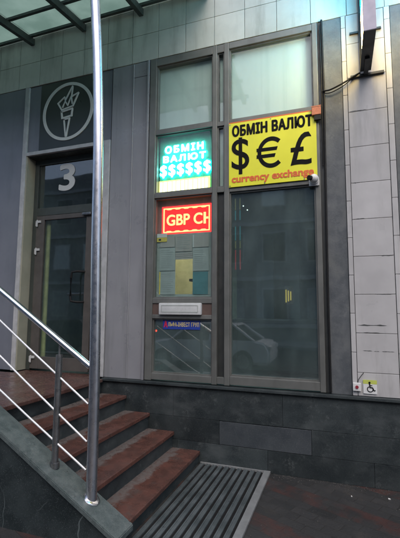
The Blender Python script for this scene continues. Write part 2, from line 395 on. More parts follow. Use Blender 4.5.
# tiles above the windows
t = MB()
for k in range(-25, 11):
    for j in range(12):
        x = -.203 + .353*k; z = 4.562 + .353*j
        t.box(x+.0025, x+.3505, -.001, .02, z+.0025, z+.3505, .002)
fas = t.build('tiled_wall', 'tile', B)
MB().box(-9, 3.7, .012, .028, 4.555, 8.8).build('grout_bed', 'grout', fas)
# granite base in slabs
g = MB(); X = -2.6; rows = [(.0, .206, .95, -.70), (.210, .438, .905, -1.19), (.442, .752, 1.15, -.55)]
for z0, z1, w, x0 in rows:
    for k in range(-4, 6):
        a, b = x0+w*k, x0+w*(k+1)
        a = max(a, -2.62); b = min(b, 3.5)
        if b-a < .05: continue
        if abs(z0-.210) < .01 and k == 0: continue
        g.box(a+.0008, b-.0008, -.03+random.uniform(0,.003), .02, z0+.0005, z1+.002, .0025)
base = g.build('granite_base', 'granite', B)
MB().box(-1.188, -.287, -.0305, .02, .212, .437, .003).build('base_slab', 'granite_pale', base, label='paler grey granite slab in the base wall')
MB().box(-2.58, 3.5, -.062, .05, .757, .784, .004).build('sill', 'granite', base)
# composite panels either side of the entrance
p = MB(); p.box(-9, -4.43, -.012, .03, .79, 4.555, .004); p.box(-4.42, -3.957, 0, .03, .79, 4.555, .004)
p.build('wall_panel', 'panel_dark', B)
p = MB(); p.box(-2.585, -2.292, -.002, .03, .786, 4.555, .006); p.box(-2.286, -2.103, -.002, .03, .786, 4.37, .006); p.box(-2.286, -2.103, -.002, .03, 4.374, 4.555, .006)
pan = p.build('wall_panel', 'panel', B)
p = MB(); p.box(-2.098, -2.072, -.022, .03, .786, 4.555, .006); p.tube([(-2.289,-.004,.79),(-2.289,-.004,4.55)], .007, 8)
p.build('edge_trim', 'panel', pan, True)
# pilaster
p = MB()
p.box(-.098, .088, -.004, .03, .786, 4.553, .003)
p.box(.546, 3.5, -.004, .03, .786, 4.553, .003)
pil = p.build('pilaster', 'granite_strip', B)
p = MB()
def cols(x0, x1, off, yf):
    zs = [.786] + [off+.36*k for k in range(12) if .83 < off+.36*k < 4.5] + [4.553]
    for a, b in zip(zs, zs[1:]): p.box(x0, x1, yf, .025, a+.002, b-.002, .0025)
cols(.092, .133, .82, -.016); cols(.138, .486, .997, -.010); cols(.491, .541, .82, -.016)
p.build('pilaster_tile', 'pil_tile', pil)
MB().box(.09, .543, .012, .0285, .787, 4.55).build('grout_bed', 'grout', pil)
def chip(xa, xb, z, t):
    ch = MB()
    n_ = 9; up_ = [(xa+(xb-xa)*i/n_, z+t*random.uniform(.15,1)*(1 if 0<i<n_ else .1)) for i in range(n_+1)]
    dn_ = [(xa+(xb-xa)*i/n_, z-t*random.uniform(.15,1)*(1 if 0<i<n_ else .1)) for i in range(n_, -1, -1)]
    ch.prism(up_+dn_, -.0112, -.0095); ch.build('joint_chip', 'grout', pil)
for q_ in ((.155,.40,1.430,.010),(.20,.34,1.362,.004),(.19,.27,1.196,.004),(.285,.33,1.194,.003),(.35,.455,1.195,.004),(.15,.22,2.797,.006),(.142,.30,3.525,.004),(.30,.46,1.357+.36,.004),(.145,.25,2.44,.004),(.38,.478,2.075,.005)): chip(*q_)

# ------------------------------------------------------------------ shop window
Wd = MB()
F0, F1 = -.012, .085
for a, b in ((-2.062,-1.98),(-1.28,-1.226),(-1.145,-1.087),(-.195,-.143)): Wd.box(a, b, F0, F1, .79, 4.552, .006)
for z0, z1 in ((.80,.87),(1.464,1.508),(1.632,1.692),(2.838,2.897),(3.598,3.656),(4.458,4.55)): Wd.box(-1.98, -1.28, F0+.004, F1-.004, z0, z1, .005)
for z0, z1 in ((.80,.87),(2.836,2.895),(3.59,3.637),(4.458,4.55)): Wd.box(-1.226, -1.145, F0+.006, F1-.004, z0, z1, .004)
for z0, z1 in ((.80,.885),(2.828,2.878),(3.588,3.642),(4.478,4.55)): Wd.box(-1.087, -.195, F0+.004, F1-.004, z0, z1, .005)
win = Wd.build('storefront_window', 'frame', B)
MB().box(-.142, -.100, .004, .085, .79, 4.553).build('joint_strip', 'gap', win, label='dark joint strip along the right edge of the window frame')
# thin inner glazing beads
bd = MB()
def bead(x0, x1, z0, z1, w=.014):
    for a, b, c, e in ((x0,x0+w,z0,z1),(x1-w,x1,z0,z1),(x0+w,x1-w,z0,z0+w),(x0+w,x1-w,z1-w,z1)): bd.box(a, b, .012, .07, c, e)
panes = [(-1.98,-1.28,.87,1.464),(-1.98,-1.28,1.692,2.838),(-1.98,-1.28,2.897,3.598),(-1.98,-1.28,3.656,4.458),
         (-1.226,-1.145,2.895,3.59),(-1.226,-1.145,3.637,4.458),(-1.087,-.195,.885,2.828),(-1.087,-.195,2.878,3.588),(-1.087,-.195,3.642,4.478)]
for q in panes: bead(*q)
bd.build('glazing_bead', 'frame', win)
for i, q in enumerate(panes):
    MB().box(q[0]+.006, q[1]-.006, .036, .042, q[2]+.006, q[3]-.006).build('glass_pane', 'glass_dark' if i in (0,6) else 'glass', win)
MB().box(-1.226, -1.145, .03, .05, .87, 2.836).build('infill_strip', 'gap', win, label='dark infill strip between the two mullions')
MB().box(-1.98, -1.28, .004, .06, 1.508, 1.632).build('hatch_band', 'hatch_band', win)
tr = MB(); tr.box(-1.885, -1.39, -.045, .004, 1.508, 1.636, .012)
tray = tr.build('hatch_tray', 'cream_tray', win, True)
q = MB(); q.box(-1.845, -1.43, -.0475, -.0452, 1.535, 1.541); q.box(-1.845, -1.43, -.0475, -.0452, 1.606, 1.611); q.box(-1.851, -1.846, -.0475, -.0452, 1.535, 1.611); q.box(-1.429, -1.424, -.0475, -.0452, 1.535, 1.611)
q.build('tray_seam', 'paper_board', tray)
fl = MB()
for q, a in (((-1.98,-1.28,3.656,4.458),.075),((-1.226,-1.145,3.637,4.458),.075),((-1.087,-.195,3.642,4.478),.075),((-1.226,-1.145,2.895,3.59),.075)):
    fl.box(q[0]-.02, q[1]+.02, a, a+.006, q[2]-.02, q[3]+.02)
fl.build('window_film', 'film', win, label='milky film behind the upper panes, brightened to suggest reflected sky')  # film tone also carries the sky reflected in the upper panes
MB().box(-2.06, -1.14, .20, .23, 3.0, 4.5).build('partition', 'room', win)
# booth and room behind the glass
bo = MB()
bo.box(-2.1, -2.06, .11, .9, 1.45, 2.86); bo.box(-1.26, -1.235, .11, .9, 1.45, 2.86); bo.box(-2.06, -1.26, .86, .9, 1.45, 2.86)
bo.box(-2.06, -1.26, .11, .86, 1.45, 1.49); bo.box(-2.06, -1.26, .11, .86, 2.82, 2.86)
bo.build('booth', 'yellow_room', win)
rm = MB(); rm.box(-.62, -.50, 1.4, 1.6, .78, 4.4); rm.box(-2.1, -.15, 2.2, 2.25, .8, 4.4)
rm.build('room_column', 'room_pale', win)
MB().box(-1.02, -.80, 1.1, 1.14, .8, 2.5).build('curtain', 'blue_cloth', win)
ct = MB(); ct.box(-1.2, -.14, .75, 1.0, .85, 1.42, .01); ct.box(-1.22, -.13, .70, 1.02, 1.42, 1.46, .01)
ct.build('counter', 'gap', win)

# ------------------------------------------------------------------ entrance
e = MB()
e.box(-3.952, -3.886, -.014, .03, .786, 4.556, .006); e.box(-2.68, -2.592, -.014, .03, .786, 3.634, .006); e.box(-3.886, -2.68, -.012, .03, 3.586, 3.634, .005)
e.build('entrance_trim', 'trim', B)
j = MB(); j.box(-3.886, -3.868, .0, .17, .786, 3.584); j.box(-2.69, -2.672, .03, .17, .786, 3.584)
j.build('door_jamb', 'beige', B)
MB().box(-3.868, -2.69, .03, .17, 3.575, 3.60).build('soffit', 'door_frame', B)
f = MB(); f.box(-3.866, -3.802, .15, .20, .78, 3.575, .004); f.box(-2.90, -2.692, .15, .20, .78, 3.575, .004)
f.box(-3.802, -2.90, .152, .20, 2.80, 2.905, .004); f.box(-3.802, -2.90, .152, .20, 3.50, 3.575, .004)
ff = f.build('fanlight', 'door_frame', B)
MB().box(-3.80, -2.902, .170, .176, 2.907, 3.498).build('glass_pane', 'glass_door', ff)
n3 = MB(); text_bm(n3, '3', -3.478, -3.222, 3.115, 3.485, .168, .004, .012)
n3.build('house_number', 'logo_ink', ff)
dr = MB()
dr.box(-3.796, -3.665, .14, .185, .80, 2.795, .006); dr.box(-3.005, -2.906, .14, .185, .80, 2.795, .006)
dr.box(-3.665, -3.005, .142, .183, .80, .955, .005); dr.box(-3.665, -3.005, .142, .183, 2.735, 2.795, .005)
door = dr.build('entrance_door', 'door', B)
MB().box(-3.66, -3.01, .158, .164, .95, 2.74).build('glass_pane', 'glass_door', door)
for z in (2.70, 2.325, .93):
    h = MB(); h.box(-3.79, -3.768, .118, .14, z-.045, z+.03, .004); h.box(-3.766, -3.715, .122, .14, z+.0, z+.032, .004); h.cyl((-3.767,.122,z-.05),(-3.767,.122,z+.04),.009,12)
    h.build('hinge', 'hinge_grey', door)
h = MB(); h.tube([(-3.00,.14,2.03),(-3.06,.07,2.03),(-3.13,.06,2.02),(-3.14,.06,1.95),(-3.14,.06,1.72),(-3.13,.06,1.66),(-3.06,.07,1.65),(-3.00,.14,1.65)], .014, 10)
h.build('handle', 'black', door, True)
cl = MB(); cl.box(-3.05, -2.92, .105, .142, 2.75, 2.785, .008); cl.build('door_closer', 'steel_dull', door)
MB().box(-3.705, -3.632, .215, .235, .8, 2.9).build('painted_glow', 'yellow_strip', door, label='yellowish strip behind the door glass, coloured to imitate light there')  # added strip; its bright yellow stands in for light in the glass
v = MB(); v.box(-3.86, -2.70, 1.6, 1.64, .78, 3.55)
v.build('vestibule_wall', 'room', door)
# logo board above the entrance
lbp = MB().box(-3.886, -3.705, .012, .03, 3.636, 4.555, .003).build('entrance_panel', 'panel_dark', B)
MB().box(-2.83, -2.60, .012, .03, 3.636, 4.555, .003).build('entrance_panel', 'panel_dark', B)
MB().box(-3.70, -2.835, .006, .03, 3.638, 4.553, .003).build('emblem_board', 'logo_board', lbp)
em = MB(); cx, cz = -3.255, 4.115
em.ring((cx, cz), .352, .392, -.004, .0058)
def poly_line(mb, pts, w, y0, y1, closed=True):
    n = len(pts)
    for i in range(n if closed else n-1):
        a = Vector(pts[i]); b = Vector(pts[(i+1) % n]); d = (b-a); l = d.length; d /= l; q = Vector((-d.y, d.x))*w/2
        a2, b2 = a - d*w*.3, b + d*w*.3
        yy = y0 - .0004*(i % 3)
        mb.prism([tuple(a2+q), tuple(a2-q), tuple(b2-q), tuple(b2+q)], yy, y1)
T = lambda pts: [(cx+a*.01, cz+b*.01) for a, b in pts]
poly_line(em, T([(-15.5,13),(-5.5,20),(-4,16),(6.5,33),(5.5,19),(16,22.5),(8,6),(-9,3)]), .020, -.004, .0058)
poly_line(em, T([(-8,6.5),(-4,14),(0,8),(5,19),(7,9)]), .016, -.0055, .0057, False)
poly_line(em, T([(-9.5,0.5),(7.5,2.5),(6.5,-7),(-8,-8.5)]), .024, -.004, .0058)
poly_line(em, T([(-5,-10.5),(3.5,-10),(-.5,-33.5),(-1.5,-33.5)]), .022, -.004, .0058)
em.build('torch_emblem', 'logo_ink', lbp)

# ------------------------------------------------------------------ stairs
ST = thing('entrance_staircase', 'flight of worn red stone steps with dark risers climbing to the entrance door', 'stairs', (-2.0, -.8, 0))
noses = [-1.40, -1.69, -1.98, -2.27, -2.565]; ris = [.125 + .1625*k for k in range(5)]
for i in range(4):
    x0, x1 = noses[i+1], noses[i]; z = ris[i]
    st = MB().box(x0-.1, x1-.012, -1.47, -.034, 0 if i == 0 else ris[i-1]-.12, z-.034).build('step', 'granite', ST)
    MB().box(x0-.02, x1+.008, -1.468, -.033, z-.034, z, .005).build('tread', 'tread', st, origin=((x0+x1)/2, -.75, z))
ld = MB().box(-7.0, -2.60, -1.47, -.032, .02, ris[4]-.034).build('landing', 'granite', ST)
a = MB(); a.box(-7.0, -2.557, -1.468, -.064, ris[4]-.034, ris[4], .005); a.build('landing_slab', 'landing', ld)
a = MB(); a.box(-3.864, -2.694, -.0635, .16, ris[4]-.03, ris[4]-.0005); a.build('threshold', 'landing', ld)
# cheek wall with a sloping coping
sl = .1625/.29
zc = lambda x: .122 + sl*(-1.405 - x) if x > -2.60 else .122 + sl*(-1.405+2.60)
ck = MB()
def slab(x0, x1, za, zb, y0, y1, th, mb):
    mb.hexa([(x0,y0,za-th),(x1,y0,zb-th),(x1,y1,zb-th),(x0,y1,za-th),(x0,y0,za),(x1,y0,zb),(x1,y1,zb),(x0,y1,za)])
xe = -1.372
ck.prism([(-2.60, 0), (xe-.03, 0), (xe-.03, zc(xe)-.045), (-2.60, zc(-2.60)-.045)], -1.645, -1.472)
ck.box(-7.0, -2.603, -1.645, -1.472, 0, zc(-2.60)-.045)
cw = ck.build('cheek_wall', 'cheek', ST)
cp = MB(); slab(-2.60, xe, zc(-2.60), zc(xe), -1.672, -1.46, .042, cp); slab(-7.0, -2.603, zc(-2.60), zc(-2.60), -1.672, -1.46, .042, cp)
bmesh.ops.bevel(cp.bm, geom=list(cp.bm.edges), offset=.005, segments=2, affect='EDGES')
cp.build('coping', 'coping', cw)

# ------------------------------------------------------------------ pole and railing
yp = -1.558
PO = thing('support_pole', 'tall polished steel pole rising from the stair coping past the canopy', 'pole', (-1.648, yp, .25))
ctrl = [(-1.648,.235),(-1.652,.924),(-1.664,1.5),(-1.677,2.0),(-1.683,2.4),(-1.693,2.88),(-1.722,3.45),(-1.766,4.0),(-1.83,4.6),(-1.875,5.02)]
def smooth_path(c, n=60):
    out = []
    for i in range(n+1):
        tt = i/n*(len(c)-1); k = min(int(tt), len(c)-2); u = tt-k
        p0, p1, p2, p3 = (Vector(c[max(0,min(len(c)-1,k+q))]) for q in (-1,0,1,2))
        out.append(.5*((2*p1)+(-p0+p2)*u+(2*p0-5*p1+4*p2-p3)*u*u+(-p0+3*p1-3*p2+p3)*u**3))
    return out
MB().tube([(q.x, yp, q.y) for q in smooth_path(ctrl)], .0375, 32).build('shaft', 'steel', PO, True)
nrm = Vector((sl, 0, 1)).normalized()
c0 = Vector((-1.648, yp, zc(-1.648)))
MB().tube([c0+nrm*.001, c0+nrm*.010, c0+nrm*.016], [.060,.060,.048], 32).build('base_flange', 'chrome', PO, True)

RA = thing('stair_railing', 'steel stair railing with sloping handrail and three thin bars left of the pole', 'railing', (-1.95, yp, .42))
def ln(x, xa, za, xb, zb): return za + (x-xa)/(xb-xa)*(zb-za)
hr = lambda x: ln(x, -2.575, 1.714, -1.703, 1.160)
MB().tube([(-2.75,yp,hr(-2.75)),(-1.69,yp,hr(-1.69))], .0235, 20).build('handrail', 'chrome', RA, True)
MB().tube([(-4.6,yp,hr(-2.75)),(-2.80,yp,hr(-2.75)),(-2.75,yp,hr(-2.75))], .0235, 20).build('handrail', 'chrome', RA, True)
for za, zb in ((1.455,.917),(1.194,.66),(.946,.468)):
    fz = lambda x: ln(x, -2.53, za, -1.735, zb)
    MB().tube([(-2.7,yp,fz(-2.7)),(-2.25,yp,fz(-2.25)-.004),(-1.70,yp,fz(-1.70))], .0075, 10).build('thin_bar', 'wire', RA, True)
for xb in (-1.965, -2.95):
    zb = zc(xb); top = hr(max(xb,-2.75))
    bl = MB().tube([(xb,yp,zb-.01),(xb,yp,top-.10)], .0235, 20).build('baluster', 'steel_dull', RA, True)
    MB().tube([(xb,yp,top-.10),(xb,yp,top-.015)], .007, 10).build('pin', 'steel_dull', bl, True)
    MB().tube([(xb,yp,zb-.01),(xb,yp,zb+.028)], .034, 20).build('foot_collar', 'steel_dull', bl, True)

# ------------------------------------------------------------------ foot grating
GR = thing('foot_grating', 'metal foot scraper grating let into the pavement beside the bottom step', 'grating', (-1.03, -.9, 0))
MB().box(-1.385, -.70, -2.3, -.04, .0012, .004).build('pit', 'black', GR)
n = 10; x0, x1 = -1.38, -.735
for i in range(n):
    x = x0 + (x1-x0)*(i+.5)/n; w = (x1-x0)/n
    s = MB()
    s.box(x-w*.46, x-w*.30, -2.28, -.052, .004, .015); s.box(x-w*.02, x+w*.14, -2.28, -.052, .004, .015); s.box(x-w*.30, x-w*.02, -2.279, -.053, .004, .011)
    s.build('slat', 'grate', GR)
fr = MB(); fr.box(-.733, -.672, -2.32, -.034, .002, .024, .003); fr.box(-1.385, -.735, -.05, -.034, .002, .022, .002); fr.box(-1.395, -.735, -2.32, -2.285, .002, .022, .002)
fr.build('rim', 'rim_metal', GR)

# ------------------------------------------------------------------ canopy
CA = thing('glass_canopy', 'dirty green glass canopy on dark beams above the entrance', 'canopy', (-3.6, -1, 5.2))
cs = -.14
zt = lambda y: 5.255 - cs*y*1.0      # falls towards the street (y negative)
def inclined(mb, xa, xb, ya, yb, off0, off1):
    mb.hexa([(xa,ya,zt(ya)+off0),(xb,ya,zt(ya)+off0),(xb,yb,zt(yb)+off0),(xa,yb,zt(yb)+off0),(xa,ya,zt(ya)+off1),(xb,ya,zt(ya)+off1),(xb,yb,zt(yb)+off1),(xa,yb,zt(yb)+off1)])
bx = [-1.37+(-.835)*k for k in range(7)]
for x in bx:
    b = MB(); inclined(b, x-.028, x+.028, -1.9, -.005, -.09, .0); b.build('beam', 'canopy_beam', CA)
for y in (-.06, -.45, -1.0, -1.5, -1.88):
    b = MB(); inclined(b, bx[-1]-.1, -1.30, y-.02, y+.02, .001, .035); b.build('purlin', 'canopy_beam', CA)
for a, b_ in zip(bx, bx[1:]):
    q = MB(); inclined(q, b_+.005, a-.005, -1.92, -.01, .037, .047); q.build('glass_panel', 'canopy_glass', CA)

# ------------------------------------------------------------------ signs and fittings
BN = thing('exchange_banner', 'yellow banner with black currency symbols and red wording on the right window', 'banner', (-.63, -.02, 2.87))
bn = MB(); bn.box(-1.086, -.172, -.024, -.0125, 2.872, 3.586, .002)
sheet = bn.build('sheet', 'banner', BN)
MB().box(-1.084, -.170, -.0245, -.0125, 3.5865, 3.598).build('top_edge', 'red_ink', BN)
YB = -.0242
q = MB(); text_bm(q, 'ОБМІН ВАЛЮТ', -1.05, -.205, 3.428, 3.558, YB, .0015, .0066, 0, 1.08); q.build('heading', 'ink', BN)
for ch, xa, xb, za, zb in (('$', -1.055,-.862,3.005,3.415),('£', -.432,-.222,3.035,3.375)):
    q = MB(); text_bm(q, ch, xa, xb, za, zb, YB, .0015, .0025); q.build('currency_symbol', 'ink', BN)
q = MB(); ex, ez = -.628, 3.208; ring_pts = []
for k in range(41):
    an = R(48) + R(264)*k/40; ring_pts.append((ex+.128*math.cos(an), ez+.150*math.sin(an)))
for i in range(40):
    (xa, za), (xb, zb) = ring_pts[i], ring_pts[i+1]
    f = lambda px, pz, r: (ex+(px-ex)*r, ez+(pz-ez)*r)
    a_, b_, c_, d2 = f(xa,za,1.13), f(xb,zb,1.13), f(xb,zb,.82), f(xa,za,.82)
    q.prism([a_, b_, c_, d2], YB-.0015, YB)
for dz in (.036, -.036):
    q.prism([(ex-.155,ez+dz-.019),(ex+.045+dz*.3,ez+dz-.019),(ex+.057+dz*.3,ez+dz+.019),(ex-.155,ez+dz+.019)], YB-.0019, YB)
q.build('currency_symbol', 'ink', BN)
q = MB(); text_bm(q, 'currency exchange', -1.055, -.205, 2.893, 2.998, YB, .0015, .004); q.build('wording', 'red_ink', BN)

LS = thing('neon_sign', 'glowing cyan exchange sign with a row of dollar signs over a yellow line', 'neon sign', (-1.64, .10, 2.9))
MB().box(-1.965, -1.30, .092, .10, 2.90, 3.59).build('backing', 'led_board', LS)
def glow_text(s, x0, x1, z0, z1, core, halo, name, hb=.011, spacing=1.0):
    q = MB(); text_bm(q, s, x0-hb, x1+hb, z0-hb, z1+hb, .079, .003, hb, 0, spacing); h = q.build(name, halo, LS)
    q = MB(); text_bm(q, s, x0, x1, z0, z1, .069, .003, .0045, 0, spacing); q.build('tube', core, h)
glow_text('ОБМІН', -1.888, -1.41, 3.385, 3.475, 'led_cyan_core', 'led_cyan', 'lettering', .011, 1.3)
glow_text('ВАЛЮТ', -1.91, -1.38, 3.275, 3.358, 'led_cyan_core', 'led_cyan', 'lettering', .011, 1.25)
glow_text('$$$$$$', -1.948, -1.322, 3.095, 3.250, 'led_cyan_core', 'led_cyan', 'lettering', .011, 1.15)
q = MB(); q.box(-1.962, -1.335, .076, .08, 2.905, 3.062); yl = q.build('yellow_line', 'led_yellow', LS)
q = MB(); xx = -1.945
while xx < -1.36:
    w = random.choice((.028,.036,.044)); q.box(xx, xx+w, .066, .074, 2.922, 3.045, .004)
    xx += w + .014
q.build('tube', 'led_yellow_core', yl)

LT = thing('red_ticker', 'glowing red ticker sign with pale currency letters in a bright frame', 'led sign', (-1.61, .08, 2.44))
MB().box(-1.925, -1.305, .092, .10, 2.415, 2.755).build('backing', 'led_red_edge', LT)
MB().box(-1.985, -1.275, .1005, .108, 2.405, 2.84).build('back_board', 'led_red_board', LT)
MB().box(-1.895, -1.335, .084, .09, 2.445, 2.727).build('screen', 'led_red', LT)
q = MB(); fx0, fx1, fz0, fz1, w = -1.897, -1.335, 2.443, 2.729, .010
q.box(fx0, fx0+w, .070, .082, fz0, fz1); q.box(fx1-w, fx1, .070, .082, fz0, fz1); q.box(fx0+w, fx1-w, .070, .082, fz0, fz0+w); q.box(fx0+w, fx1-w, .070, .082, fz1-w, fz1)
for zb, sg in ((fz1-w, -1), (fz0+w, 1)):
    for k in range(5):
        xa = fx0+w+.02+k*.105
        q.prism([(xa,zb),(xa+.02,zb+sg*.010),(xa+.06,zb+sg*.010),(xa+.08,zb)], .072, .08)
q.build('light_frame', 'led_red_core', LT)
q = MB(); text_bm(q, 'GBP C', -1.858, -1.42, 2.522, 2.652, .078, .004, .0035)
q.box(-1.405, -1.380, .070, .078, 2.522, 2.652); q.box(-1.38, -1.351, .070, .078, 2.576, 2.598)
q.build('lettering', 'led_red_core', LT)

SK = thing('blue_sticker', 'narrow blue sticker with pale yellow wording below the cash tray', 'sticker', (-1.64, .03, 1.35))
MB().box(-1.862, -1.425, .031, .035, 1.348, 1.460).build('vinyl', 'blue_sticker', SK)
q = MB(); text_bm(q, 'ЛЬФА-ІНВЕСТ ГРУП', -1.80, -1.436, 1.376, 1.428, .0308, .001, .0008, 0, 1.12); q.build('wording', 'yellow_ink', SK)
q = MB(); text_bm(q, 'А', -1.852, -1.806, 1.366, 1.440, .0308, .001, .004); q.build('initial', 'magenta', SK)

def sheet_of_paper(label, x0, x1, z0, z1, mat, lines=True, rim=None, y=.052, group='notices behind the hatch window'):
    o = thing('notice_sheet', label, 'notice', ((x0+x1)/2, y, z0), group)
    MB().box(x0, x1, y, y+.002, z0, z1).build('sheet', mat, o)
    if rim: MB().box(x0, x0+.014, y-.002, y-.0005, z0, z1).build('rim', rim, o)
    if lines:
        q = MB(); z = z1-.03
        while z > z0+.02:
            q.box(x0+.02, x1-.02-random.uniform(0,.05), y-.0012, y-.0004, z, z+.006); z -= .022
        q.build('print', 'print_grey', o)
    return o
sheet_of_paper('dull pinkish sheet left below the red ticker', -1.924, -1.742, 2.270, 2.388, 'paper_warm', False)
sheet_of_paper('dull pinkish sheet in the middle below the red ticker', -1.733, -1.533, 2.215, 2.405, 'paper_warm', True)
sheet_of_paper('dull sheet with a pale rim right below the red ticker', -1.524, -1.338, 2.255, 2.395, 'paper_warm', False, 'cream_tray')
sheet_of_paper('grey sheet left of the lit hatch opening', -1.928, -1.737, 2.003, 2.262, 'paper', True)
sheet_of_paper('grey sheet right of the lit hatch opening above the teal notice', -1.523, -1.336, 1.990, 2.246, 'paper', True)
sheet_of_paper('pale sheet with a yellow left edge low beside the lit hatch opening', -1.928, -1.732, 1.732, 1.990, 'paper', True, 'tag_yellow')
sheet_of_paper('teal notice low beside the lit hatch opening', -1.521, -1.344, 1.732, 1.980, 'paper_teal', False)
tg = thing('price_tag', 'small yellow tag with a white top at the left of the hatch window', 'tag', (-1.90, .05, 2.335))
MB().box(-1.962, -1.838, .045, .048, 2.335, 2.385).build('tag_face', 'tag_yellow', tg); MB().box(-1.962, -1.838, .045, .048, 2.3865, 2.43).build('tag_top', 'white', tg)
MB().box(-1.94, -1.91, .0435, .0448, 2.35, 2.37).build('mark', 'ink', tg)
nb = MB()
nb.box(-1.978, -1.735, .060, .064, 1.695, 2.42); nb.box(-1.525, -1.283, .060, .064, 1.695, 2.42); nb.box(-1.735, -1.525, .060, .064, 2.128, 2.42); nb.box(-1.735, -1.525, .060, .064, 1.695, 1.735)
nb.build('hatch_board', 'paper_board', win)
vb = MB()
for k in range(4): vb.box(-1.733, -1.527, .056, .058, 2.125+.02*k, 2.141+.02*k)
tag(vb.build('hatch_blind', 'paper_warm'), 'grey slatted blind across the top of the lit hatch opening', 'blind')
bl = MB().box(-1.72, -1.54, .12, .6, 2.80, 2.818)
tag(bl.build('booth_lamp', 'lamp_room'), 'lamp lighting the yellow cash booth behind the hatch', 'lamp')
MB().box(-1.665, -1.615, .5, .52, 1.49, 2.5).build('curtain', 'white', win)
MB().box(-1.565, -1.545, .45, .47, 1.49, 2.5).build('curtain', 'orange_box', win)
tag(MB().box(-1.68,-1.58,.35,.45,1.90,1.93,.005).build('card_reader', 'black'), 'small dark device inside the lit hatch opening', 'device')
tag(MB().sphere((-1.965,.07,1.325),.012).build('indicator_light', 'dot_red', smooth=True), 'tiny red light at the left of the lowest window pane', 'light')

for xs, lab in ((-1.175,'left strip of the thin coloured pair imitating neon reflections in the large window'),(-1.118,'right strip of the thin coloured pair imitating neon reflections in the large window')):
    o = thing('neon_glint', lab, 'imitated reflection', (xs, .6, 2.05), 'imitated neon reflections in the large window')  # emissive strips added in place of neon reflections in the glazing
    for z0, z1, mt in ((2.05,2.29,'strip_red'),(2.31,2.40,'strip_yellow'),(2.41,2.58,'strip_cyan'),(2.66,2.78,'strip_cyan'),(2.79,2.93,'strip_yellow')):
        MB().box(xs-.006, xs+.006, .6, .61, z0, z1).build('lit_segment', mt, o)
for xs, zs, lab in ((-1.075,2.829,'upper of the two tiny white glows imitating reflections in the large window'),(-1.025,2.775,'lower of the two tiny white glows imitating reflections in the large window')):
    o = thing('white_glint', lab, 'lamp', (xs, .6, zs), 'tiny white glows imitating reflections in the large window')  # glowing balls added to stand for small white reflections
    MB().sphere((xs,.6,zs),.008).build('glint_ball', 'glow_white', o, True); MB().cyl((xs,.61,zs),(xs,.66,zs+.02),.014,12).build('glint_stub', 'dark_metal', o, True)
o = thing('amber_glint', 'amber glow imitating a lamp reflected in the large window', 'lamp', (-.55,.62,1.64))  # glowing tubes and plate added in place of a reflected lamp
for k in range(3): MB().cyl((-.578+.026*k,.6,1.655+.012*k),(-.578+.026*k,.6,1.80-.01*k),.007,10).build('tube', 'glow_warm', o, True)
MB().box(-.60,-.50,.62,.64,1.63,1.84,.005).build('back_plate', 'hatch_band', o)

SC = thing('security_camera', 'small white dome camera at the lower right corner of the yellow banner', 'camera', (-.20, -.03, 2.85))
q = MB(); q.cyl((-.205,-.0245,2.86),(-.205,-.05,2.86),.048,28); q.box(-.255,-.155,-.035,-.0245,2.80,2.86,.006); q.build('mount', 'white', SC, True)
MB().sphere((-.205,-.075,2.862),.044).build('dome', 'white', SC, True)
q = MB(); q.cyl((-.220,-.085,2.862),(-.250,-.128,2.858),.024,24); q.build('lens', 'black', SC, True)

JB = thing('junction_box', 'small terracotta box at the upper right corner of the yellow banner', 'box', (-.165, -.04, 3.52))
MB().box(-.212, -.122, -.055, -.0255, 3.528, 3.612, .005).build('case', 'orange_box', JB)
MB().box(-.190, -.125, -.050, -.026, 3.475, 3.526, .004).build('clip', 'black', JB)
MB().box(-.216, -.118, -.058, -.0556, 3.612, 3.622, .002).build('lid', 'orange_box', JB)

vc = MB(); vc.tube([(-.100,-.018,.80),(-.103,-.020,1.6),(-.098,-.019,2.6),(-.092,-.022,3.4),(-.088,-.020,3.8),(-.096,-.02,4.56)], .010, 10)
vc.tube([(-.116,-.020,3.0),(-.112,-.024,3.5),(-.108,-.024,3.95),(-.114,-.022,4.5)], .006, 8)
tag(vc.build('cable_run', 'black', smooth=True), 'black cable running up the right edge of the window frame', 'cable')
cb = MB(); cb.tube([(q.x, -.03-.04*math.sin(i/30*math.pi), q.y) for i, q in enumerate(smooth_path([(-.10,3.775),(-.03,3.765),(.05,3.785),(.12,3.815),(.19,3.86),(.255,3.90)], 30))], .0085, 10)
cb.tube([(q.x, -.02-.03*math.sin(i/30*math.pi), q.y) for i, q in enumerate(smooth_path([(-.10,3.76),(-.03,3.742),(.05,3.762),(.12,3.80),(.17,3.845),(.18,3.85)], 30))], .005, 8)
tag(cb.build('sign_cable', 'black', smooth=True), 'black cable sagging from the window edge to the projecting sign', 'cable')

PS = thing('projecting_sign', 'slim projecting box sign lit along its sides above the pilaster', 'sign', (.305, -.36, 3.89))
case = MB(); case.box(.268, .336, -.655, -.07, 3.90, 5.3); case.box(.252, .352, -.66, -.07, 3.885, 3.899, .003); case.box(.252, .352, -.084, -.07, 3.90, 5.3); cs_ = case.build('case', 'dark_metal', PS)
MB().box(.251, .353, -.672, -.6605, 3.884, 5.3, .003).build('end_cap', 'sign_grey', PS)
def lit_face(nm, x0, x1):
    o1 = None
    for z0, z1, mt in ((3.90,4.30,'sign_warm'),(4.305,5.29,'sign_cyan')):
        MB().box(x0, x1, -.652, -.27, z0, z1).build(nm, mt, PS)
def sign_mat(nm, c1, c2, s):
    mt, N, Lk, P = nodes(nm); P.inputs['Base Color'].default_value = (.02,.02,.02,1)
    vo = L(N, Lk, 'ShaderNodeTexVoronoi', i_Vector=N.new('ShaderNodeNewGeometry').outputs['Position'], i_Scale=45.0)
    c = mixc(N, Lk, ramp(N, Lk, vo.outputs['Distance'], .50, .20), c1, c2)
    Lk.new(c, P.inputs['Emission Color']); P.inputs['Emission Strength'].default_value = s
    M[nm] = mt
sign_mat('sign_warm', (.30,.2,.06), (1.0,.80,.40), 34.0)
